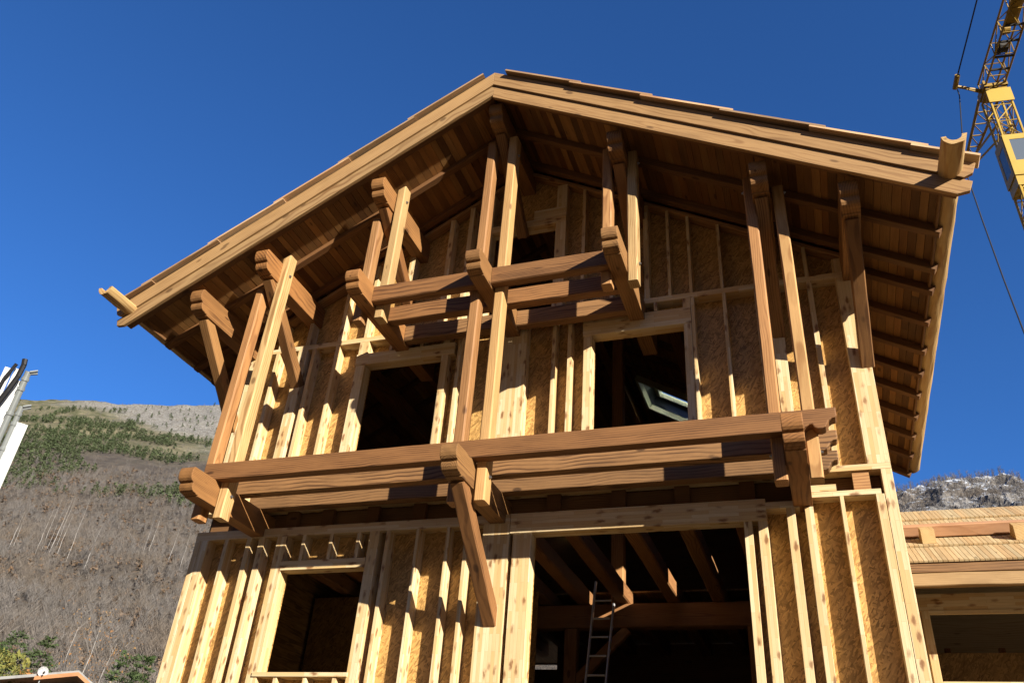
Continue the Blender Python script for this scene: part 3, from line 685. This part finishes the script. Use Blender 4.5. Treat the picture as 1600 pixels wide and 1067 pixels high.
def terrain_mat(name, rocky):
    m, nt, b = mat(name, .95); b.inputs['Specular IOR Level'].default_value = .1
    g = nt.nodes.new('ShaderNodeNewGeometry'); co = g.outputs['Position']
    n1 = noisen(nt, co, .012, 6, .6); n2 = noisen(nt, co, .08, 6, .65); n3 = noisen(nt, co, .35, 5, .7)
    sp = nt.nodes.new('ShaderNodeSeparateXYZ'); L(nt, co, sp.inputs[0])
    if rocky:
        c = mix(nt, ramp(nt, n2, .35, .65), (.17, .145, .12), (.35, .32, .29))
        c = mix(nt, mathn(nt, 'MULTIPLY', ramp(nt, n1, .45, .6), .5), c, (.20, .145, .095))
        c = mix(nt, mathn(nt, 'MULTIPLY', ramp(nt, n3, .5, .7), .6), c, (.09, .085, .085))
        nz = nt.nodes.new('ShaderNodeSeparateXYZ'); L(nt, g.outputs['Normal'], nz.inputs[0])
        sn = ramp(nt, mathn(nt, 'ADD', nz.outputs[2], mathn(nt, 'ADD', mathn(nt, 'MULTIPLY', mathn(nt, 'SUBTRACT', n3, .5), .8), mathn(nt, 'MULTIPLY', ramp(nt, sp.outputs[2], 200, 228), .22))), .74, .90)
        c = mix(nt, mathn(nt, 'MULTIPLY', sn, .9), c, (.78, .80, .84))
    else:
        c = mix(nt, ramp(nt, n2, .35, .65), (.10, .083, .068), (.16, .13, .102))
        c = mix(nt, mathn(nt, 'MULTIPLY', ramp(nt, n3, .5, .68), .5), c, (.165, .105, .06))
        up = ramp(nt, mathn(nt, 'ADD', sp.outputs[2], mathn(nt, 'MULTIPLY', mathn(nt, 'SUBTRACT', n1, .5), 220.)), 235, 330)
        gr = mix(nt, ramp(nt, n2, .4, .62), (.26, .22, .13), (.13, .125, .06))
        c = mix(nt, up, c, gr)
        rk = mathn(nt, 'ADD', mathn(nt, 'MULTIPLY', sp.outputs[2], .0042), mathn(nt, 'MULTIPLY', sp.outputs[0], .0019))
        rk = ramp(nt, mathn(nt, 'ADD', rk, mathn(nt, 'MULTIPLY', mathn(nt, 'SUBTRACT', n1, .5), .5)), .28, .44)
        rc = mix(nt, ramp(nt, n3, .35, .7), (.44, .40, .34), (.15, .125, .095))
        c = mix(nt, rk, c, rc)
    c = mix(nt, 1., c, (.58, .61, .63), 'MULTIPLY')
    L(nt, c, b.inputs['Base Color'])
    bump(nt, b, mathn(nt, 'ADD', n3, mathn(nt, 'MULTIPLY', n2, 2.)), .8, 2.5)
    return m
def rlist(a, b, n, p=1.): return [a + (b - a) * (i / (n - 1)) ** p for i in range(n)]
MH, MR = terrain_mat('bare_hillside', False), terrain_mat('snowy_rock', True)
terrain('hillside', -75, -35, .2, rlist(95, 1180, 170, 1.25), False, MH)
terrain('hills_and_sky_block', -180, -75, 3, rlist(95, 1180, 40), False, MH)  # out of view, heightened to cut sky fill on the facade
terrain('hills_and_sky_block', -35, -12, .5, rlist(95, 1180, 120), False, MH)
terrain('rocky_mountain', -12, 26, .08, rlist(330, 600, 190) , True, MR)
terrain('mountain_foot', -12, 26, 1., rlist(95, 332, 40) , True, MR)
terrain('hills_and_sky_block', 26, 180, 3, rlist(95, 1180, 40), False, MH)  # unseen ridge to the right and rear, raised as a sky block
bm = bmesh.new(); bmesh.ops.create_circle(bm, cap_ends=True, radius=6000, segments=96)
mgd, nt, b = mat('gravel_ground', .95); co = objcoord(nt); n = noisen(nt, co, .8, 8, .7); n2 = noisen(nt, co, 30, 3)
L(nt, mix(nt, ramp(nt, n, .35, .65), mix(nt, n2, (.060, .038, .021), (.100, .064, .034)), (.055, .040, .020)), b.inputs['Base Color'])
tag(link('ground', bm, mgd, Matrix.Translation((0, 0, -.02))), kind='structure')

# ================================================================= VEGETATION
def soup(name, V, F, material, parent=None, mw=None):
    me = bpy.data.meshes.new(name); V = np.asarray(V, np.float32).reshape(-1, 3); F = np.asarray(F, np.int32).reshape(-1, 3)
    me.vertices.add(len(V)); me.vertices.foreach_set('co', V.ravel())
    me.loops.add(F.size); me.loops.foreach_set('vertex_index', F.ravel())
    me.polygons.add(len(F)); me.polygons.foreach_set('loop_start', np.arange(0, F.size, 3, dtype=np.int32))
    me.update(calc_edges=True); me.validate()
    return link_me(name, me, material, mw, parent)
def leafmat(name, cols, rough=.8):
    m, nt, b = mat(name, rough); b.inputs['Specular IOR Level'].default_value = .15; cols = ks(*cols[:3]) + tuple(cols[3:])
    r = island(nt); g = nt.nodes.new('ShaderNodeNewGeometry')
    c = mix(nt, r, cols[0], cols[1])
    n = noisen(nt, g.outputs['Position'], .05 if len(cols) > 3 else .5, 3)
    c = mix(nt, mathn(nt, 'MULTIPLY', ramp(nt, n, .4, .65), .8), c, cols[2])
    L(nt, c, b.inputs['Base Color']); return m
M['twig'] = leafmat('bare_twigs', ((.14, .128, .118), (.24, .22, .20), (.18, .145, .11), 0))
M['russet'] = leafmat('russet_leaves', ((.20, .135, .085), (.17, .125, .09), (.23, .145, .08), 0))
M['pine'] = leafmat('pine_needles', ((.075, .105, .045), (.13, .165, .075), (.10, .12, .06), 0))
M['needle'] = leafmat('fir_needles', ((.05, .085, .03), (.10, .15, .05), (.07, .10, .04)))
M['gold'] = leafmat('golden_leaves', ((.26, .23, .055), (.18, .20, .055), (.11, .14, .045)))
M['orange'] = leafmat('orange_leaves', ((.40, .19, .06), (.30, .16, .06), (.34, .22, .09)))
M['birch'] = plain('birch_bark', (.46, .44, .41), .8, 0, .4, 1.5, (.20, .18, .17))
M['bark'] = plain('brown_bark', (.16, .12, .09), .9, 0, .4, 3.)

def tri_strokes(n, h, spread, rng, th, up=.75, base=0.):
    """thin triangular twigs rising from a stem"""
    V = []; 
    for i in range(n):
        z0 = base + (h - base) * rng.uniform(0, .8); a = rng.uniform(0, 2 * math.pi)
        d = np.array([math.cos(a) * spread, math.sin(a) * spread, up]); d *= rng.uniform(.2, .42) * h / np.linalg.norm(d)
        p = np.array([rng.normal(0, .03) * h, rng.normal(0, .03) * h, z0]); q = p + d
        if q[2] > h: q[2] = h
        s = np.cross(d, rng.normal(size=3)); s *= th / (np.linalg.norm(s) + 1e-6)
        V += [p - s, p + s, q]
    return np.array(V)
def scatter(name, n, az0, az1, rpow, rmin, rmax, templ, smin, smax, material, accept=None, seed=1):
    rng = np.random.default_rng(seed); Vs = []; 
    k = 0; tries = 0
    while k < n and tries < n * 8:
        tries += 1
        az = rng.uniform(az0, az1); r = rmin + (rmax - rmin) * rng.uniform() ** rpow
        p = terr_pt(az, r, az > -12)
        if accept and not accept(az, r, p, rng): continue
        t = templ[rng.integers(len(templ))]; s = rng.uniform(smin, smax); a = rng.uniform(0, 6.283)
        c, sn = math.cos(a), math.sin(a)
        v = t * s; v = np.stack([v[:, 0] * c - v[:, 1] * sn, v[:, 0] * sn + v[:, 1] * c, v[:, 2]], 1) + np.array(p) - np.array([0, 0, .2])
        Vs.append(v); k += 1
    V = np.concatenate(Vs); F = np.arange(len(V)).reshape(-1, 3)
    o = soup(name, V, F, material); tag(o, kind='stuff'); return o
rg = np.random.default_rng(5)
bare = [tri_strokes(54, 6., .5, rg, .04) for _ in range(7)]
def crown_tris(n, h, rad, rng, sz, z0=.15):
    V = []
    for i in range(n):
        t = rng.uniform() ** .8; z = h * (z0 + (1 - z0) * t); rr = rad * (1 - t) ** .7 * (.35 + .65 * rng.uniform())
        a = rng.uniform(0, 6.283); p = np.array([rr * math.cos(a), rr * math.sin(a), z])
        for _ in range(1):
            V += [p + rng.normal(0, sz, 3) * np.array([1, 1, .6]) for _ in range(3)]
    return np.array(V)
pines = [crown_tris(46, 9., 2.3, rg, .8) for _ in range(5)]
shrub = [crown_tris(16, 2.2, 1.5, rg, .45, .1) for _ in range(5)]
def low(az, r, p, rng):
    lim = 205 + 70 * fbm(Vector((p[0] / 120, p[1] / 120, 8.)), 3) - (az + 56) * 2.
    return p[2] < lim + rng.normal(0, 25)
def pinezone(az, r, p, rng):
    f = fbm(Vector((p[0] / 105, p[1] / 140, 4.4)), 4)
    mid = p[2] > 150 and p[2] < 440 and f > .0
    if az > -47.5 and p[2] > 330: return rng.uniform() < .04
    return mid
scatter('bare_woodland', 9500, -63, -36, 1.25, 130, 900, bare, .55, 1.25, M['twig'], low, 1)
scatter('russet_brush', 2600, -63, -36, 1.25, 130, 850, shrub, .6, 1.3, M['russet'], low, 2)
scatter('hill_pines', 6000, -64, -36, .7, 420, 1085, pines, .35, .75, M['pine'], pinezone, 3)
def anyup(az, r, p, rng): return p[2] > 200
scatter('upper_scrub', 1600, -63, -36, .6, 600, 1095, bare, .4, .8, M['twig'], anyup, 4)
scatter('mountain_brush', 1500, 3, 17, .45, 380, 562, bare, .5, 1.2, M['twig'], None, 6)

def bare_tree(name, label, cat, loc, h, lean, group, nb=26, bark='birch', twigs='twig', seed=0, spread=.45, r0=.16, leaves=None):
    rng = np.random.default_rng(seed)
    t = thing(name, label, cat, loc, group); loc = Vector(loc)
    bm = bmesh.new(); pts = [Vector((0, 0, -.5))]
    for i in range(1, 8):
        f = i / 7; pts.append(Vector((lean[0] * f * h + rng.normal(0, .004) * h, lean[1] * f * h + rng.normal(0, .004) * h, h * f)))
    for i in range(7): bm_tube(bm, loc + pts[i], loc + pts[i + 1], r0 * (1 - i / 7.6), 6, r0 * (1 - (i + 1) / 7.6), cap=False)
    link('trunk', bm, M[bark], None, t)
    V = []
    def stroke(p, q, th):
        d = q - p; s = np.cross(d, rng.normal(size=3)); s *= th / (np.linalg.norm(s) + 1e-6); V.extend([p - s, p + s, q])
    LV = []
    for i in range(nb):
        f = rng.uniform(.3, 1.); k = min(6, int(f * 7)); p = np.array(loc + pts[k].lerp(pts[k + 1], f * 7 - k))
        a = rng.uniform(0, 6.283); ln = h * rng.uniform(.1, .24) * (1.25 - f * .7)
        d = np.array([math.cos(a) * spread, math.sin(a) * spread, 1.]); d /= np.linalg.norm(d); q = p + d * ln
        stroke(p, q, r0 * .28)
        for j in range(7):
            u = rng.uniform(.2, 1); p2 = p + (q - p) * u; d2 = d + rng.normal(0, .45, 3); q2 = p2 + d2 * ln * rng.uniform(.25, .5); stroke(p2, q2, r0 * .12)
            if leaves:
                for _ in range(1):
                    c = q2 + rng.normal(0, .12, 3); LV.extend([c + rng.normal(0, .055, 3) for _ in range(3)])
    soup('branches', V, np.arange(len(V)), M[twigs], t)
    if leaves: soup('leaves', LV, np.arange(len(LV)), M[leaves], t)
    return t
def hill(az, r): return terr_pt(az, r, False)
BIR = [(-51.9, 330, 15), (-51.7, 336, 12), (-50.45, 322, 17), (-50.2, 330, 22), (-49.95, 326, 19), (-49.75, 318, 23), (-49.5, 335, 20), (-49.3, 325, 16), (-48.7, 312, 23), (-47.6, 300, 15), (-44.6, 330, 13), (-44.3, 338, 16), (-43.0, 318, 15), (-42.2, 300, 14)]
BL = 'leafless white barked birch standing in the brown wood on the hillside'
for i, (az, r, h) in enumerate(BIR):
    bare_tree('birch_tree', BL, 'tree', hill(az, r), h, (random.uniform(-.02, .10), 0), 'white birches on the hillside', 70, seed=40 + i, r0=random.uniform(.08, .13))

def conifer(loc, h, rad, label, seed, mt='needle'):
    rng = np.random.default_rng(seed); t = thing('fir_tree', label, 'tree', loc); loc_ = np.array(loc)
    bm = bmesh.new(); bm_tube(bm, loc, Vector(loc) + Vector((0, 0, h * .97)), .16, 8, .02); link('trunk', bm, M['bark'], None, t)
    V = []
    lev = int(h * 2.6)
    for i in range(lev):
        f = (i + rng.uniform(-.3, .3)) / lev; z = h * (.08 + .92 * f); rr = rad * 1.25 * (1 - f) ** .65 + .15
        for b in range(int(7 + 3 * (1 - f))):
            a = rng.uniform(0, 6.283); ln = rr * rng.uniform(.6, 1.1); dz = rng.uniform(-.25, .25)
            for s in range(int(12 + ln * 20)):
                u = rng.uniform(.12, 1) ** .8; w = .16 * (1.2 - u) * rad + .05
                c = loc_ + np.array([math.cos(a) * ln * u, math.sin(a) * ln * u, z + dz * u - .14 * u * u * ln + rng.normal(0, .05)])
                c[:2] += rng.normal(0, w * .5, 2)
                d = np.array([math.cos(a), math.sin(a), .25]) * rng.uniform(.09, .20); s2 = rng.normal(0, .035, 3)
                V.extend([c - s2, c + s2, c + d + rng.normal(0, .05, 3)])
    soup('crown', V, np.arange(len(V)), M[mt], t); return t
def gp(az, r, z=0.): return (CAM.x + r * math.sin(R(az)), CAM.y + r * math.cos(R(az)), z)
conifer(gp(-49.7, 52), 10.5, 2.6, 'green fir behind the golden bush, tallest at the far left', 1)
conifer(gp(-50.6, 55), 10.3, 2.6, 'green fir at the left edge beyond the golden bush', 2)
conifer(gp(-48.1, 58), 11.6, 1.7, 'narrow dark fir between the satellite dish and the golden bush', 3)
conifer(gp(-43.5, 52), 10.3, 2.3, 'broad blue green fir beside the left corner of the timber house', 4)
conifer(gp(-42.6, 54), 10.9, 1.4, 'slim fir pressed against the left corner of the timber house', 5)
def bush(loc, h, rad, label, mt, seed, name='deciduous_bush', n=2600):
    rng = np.random.default_rng(seed); t = thing(name, label, 'bush', loc); V = []; lo = np.array(loc)
    bm = bmesh.new()
    for k in range(6):
        a = k * 1.05; bm_tube(bm, loc, Vector(loc) + Vector((math.cos(a) * rad * .5, math.sin(a) * rad * .5, h * .8)), .06, 6, .02)
    link('stems', bm, M['bark'], None, t)
    for i in range(n):
        a = rng.uniform(0, 6.283); u = rng.uniform() ** .6; z = rng.uniform(.15, 1); rr = rad * u * math.sqrt(max(.05, 1 - (z - .45) ** 2 * 3))
        rr *= 1 + .35 * noise.noise((a * 1.5, z * 4, seed)); c = lo + np.array([rr * math.cos(a), rr * math.sin(a), z * h]); V.extend([c + rng.normal(0, .09, 3) for _ in range(3)])
    soup('leaves', V, np.arange(len(V)), M[mt], t)
bush(gp(-49.6, 46), 8.4, 1.9, 'yellow green autumn bush at the bottom left corner', 'gold', 3)
bush(gp(-48.6, 46), 7.9, .7, 'small orange bush beside the yellow bush', 'orange', 4, n=700)
for i, (az, r, h) in enumerate(((-47.2, 60, 12.5), (-46.6, 64, 13.5), (-45.9, 62, 12.0), (-45.2, 60, 11.0))):
    bare_tree('young_birch', ('thin pale birch with a few orange leaves, nearest the satellite dish', 'tall thin birch with orange leaves behind the hut ridge', 'leaning thin birch right of the hut ridge', 'thin birch with orange leaves nearest the blue green fir')[i], 'tree', gp(az, r), h, ((.05, .12, .18, .15)[i], 0), None, 34, seed=80 + i, r0=.09, leaves='orange', spread=.6)

# ================================================================= HUT
M['slate'] = plain('hut_roof_grey', (.30, .30, .29), .9, 0, .5, 2.); M['hutwood'] = wood('hut_orange_wood', (.42, .20, .08), (.22, .09, .04), 10.)
hc = Vector(gp(-46.6, 44, .42)); hut = thing('hut', 'small hut with grey roof and orange timber gable at the bottom left', 'hut', hc)
fx = Vector((math.cos(R(46.6)), math.sin(R(46.6)), 0)); hm = Matrix((fx, Vector((-fx.y, fx.x, 0)), Vector((0, 0, 1)))).transposed().to_4x4(); hm.translation = hc
bm = bmesh.new(); bm_box(bm, -3, 1.6, .5, 6, 0, 6.1); link('wall', bm, M['hutwood'], hm, hut)
def hutroof(nm, x0, z0, x1, z1, t, y0, y1, m):
    bm = bmesh.new(); v = [bm.verts.new(p) for p in ((x0, y0, z0), (x1, y0, z1), (x1, y1, z1), (x0, y1, z0), (x0, y0, z0 - t), (x1, y0, z1 - t), (x1, y1, z1 - t), (x0, y1, z0 - t))]
    for q in ((0, 1, 2, 3), (7, 6, 5, 4), (0, 4, 5, 1), (3, 2, 6, 7), (0, 3, 7, 4), (1, 5, 6, 2)): bm.faces.new([v[i] for i in q])
    bmesh.ops.recalc_face_normals(bm, faces=bm.faces); link(nm, bm, M[m], hm, hut)
hutroof('roof', -2.5, 6.72, .45, 7.42, .12, 0, 6.5, 'slate'); hutroof('roof', .45, 7.42, 2.0, 6.5, .12, 0, 6.5, 'slate')
hutroof('verge_board', -1.2, 6.92, .45, 7.33, .16, -.12, -.02, 'hutwood'); hutroof('verge_board', .45, 7.33, 1.7, 6.58, .16, -.12, -.02, 'hutwood')
dc = Vector(gp(-47.85, 44, 7.55)); dish = thing('satellite_dish', 'round white satellite dish on a pole above the hut roof', 'satellite dish', dc - Vector((0, 0, 1.3)))
bm = bmesh.new(); d = (CAM - dc).normalized(); d = (d + Vector((.3, 0, .25))).normalized(); md, _ = frame(dc, dc + d)
prev = None
for k in range(5):
    rr = .22 * k / 4; ring = [bm.verts.new(md @ Vector((.09 * (k / 4) ** 2, rr * math.cos(a), rr * math.sin(a)))) for a in [2 * math.pi * j / 24 for j in range(24)]] if k else [bm.verts.new(md @ Vector((0, 0, 0)))]
    if prev:
        for j in range(24):
            if len(prev) == 1: bm.faces.new((prev[0], ring[j], ring[(j + 1) % 24]))
            else: bm.faces.new((prev[j], ring[j], ring[(j + 1) % 24], prev[(j + 1) % 24]))
    prev = ring
bmesh.ops.solidify(bm, geom=list(bm.faces), thickness=.02)
link('dish', bm, M['white'], None, dish)
bm = bmesh.new(); bm_tube(bm, dc - Vector((0, 0, 1.3)), dc - d * .06, .025, 8); link('pole', bm, M['chrome'], None, dish)
bm = bmesh.new(); bm_tube(bm, dc - Vector((0, 0, .3)), dc + d * .34 - Vector((0, 0, .1)), .014, 6); bm_tube(bm, dc + d * .3 - Vector((0, 0, .1)), dc + d * .4 - Vector((0, 0, .08)), .05, 8); link('receiver_arm', bm, M['rubber'], None, dish)

# ================================================================= LIGHT, SKY, CAMERA
sd = Vector((1.43, -1.0, .638)).normalized()
el = math.asin(sd.z); azs = math.atan2(sd.x, sd.y)
sun = bpy.data.lights.new('sun', 'SUN'); sun.energy = 5.0; sun.angle = R(.5); sun.color = (1., .91, .78)
so = bpy.data.objects.new('sun', sun); COL.objects.link(so); so.rotation_euler = sd.to_track_quat('Z', 'Y').to_euler(); so.location = (20, -20, 30)
w = bpy.data.worlds.new('World'); S.world = w; w.use_nodes = True; nt = w.node_tree
sky = nt.nodes.new('ShaderNodeTexSky'); sky.sky_type = 'NISHITA'; sky.sun_disc = False
sky.sun_elevation = el; sky.sun_rotation = azs; sky.altitude = 1500; sky.air_density = 1.; sky.dust_density = 0.; sky.ozone_density = 3.5
L(nt, mix(nt, 1., sky.outputs[0], (.41, .82, 1.30), 'MULTIPLY'), nt.nodes['Background'].inputs[0]); nt.nodes['Background'].inputs[1].default_value = .058
cam = bpy.data.cameras.new('camera'); co = bpy.data.objects.new('camera', cam); COL.objects.link(co); S.camera = co
cam.sensor_width = 36.; cam.lens = 36. * 1295.1 / 1600; cam.clip_start = .1; cam.clip_end = 12000
rt = Vector((.9424513, .3270971, .06923175)); dn = Vector((-.1214191, .52777055, -.84066381)); fw = Vector((-.31151718, .78387864, .53711388))
mc = Matrix((rt, -dn, -fw)).transposed().to_4x4(); mc.translation = CAM; co.matrix_world = mc
S.view_settings.view_transform = 'Standard'; S.view_settings.look = 'None'; S.view_settings.exposure = 1.35; S.view_settings.gamma = 1.
S.render.film_transparent = False
S.cycles.max_bounces = 8
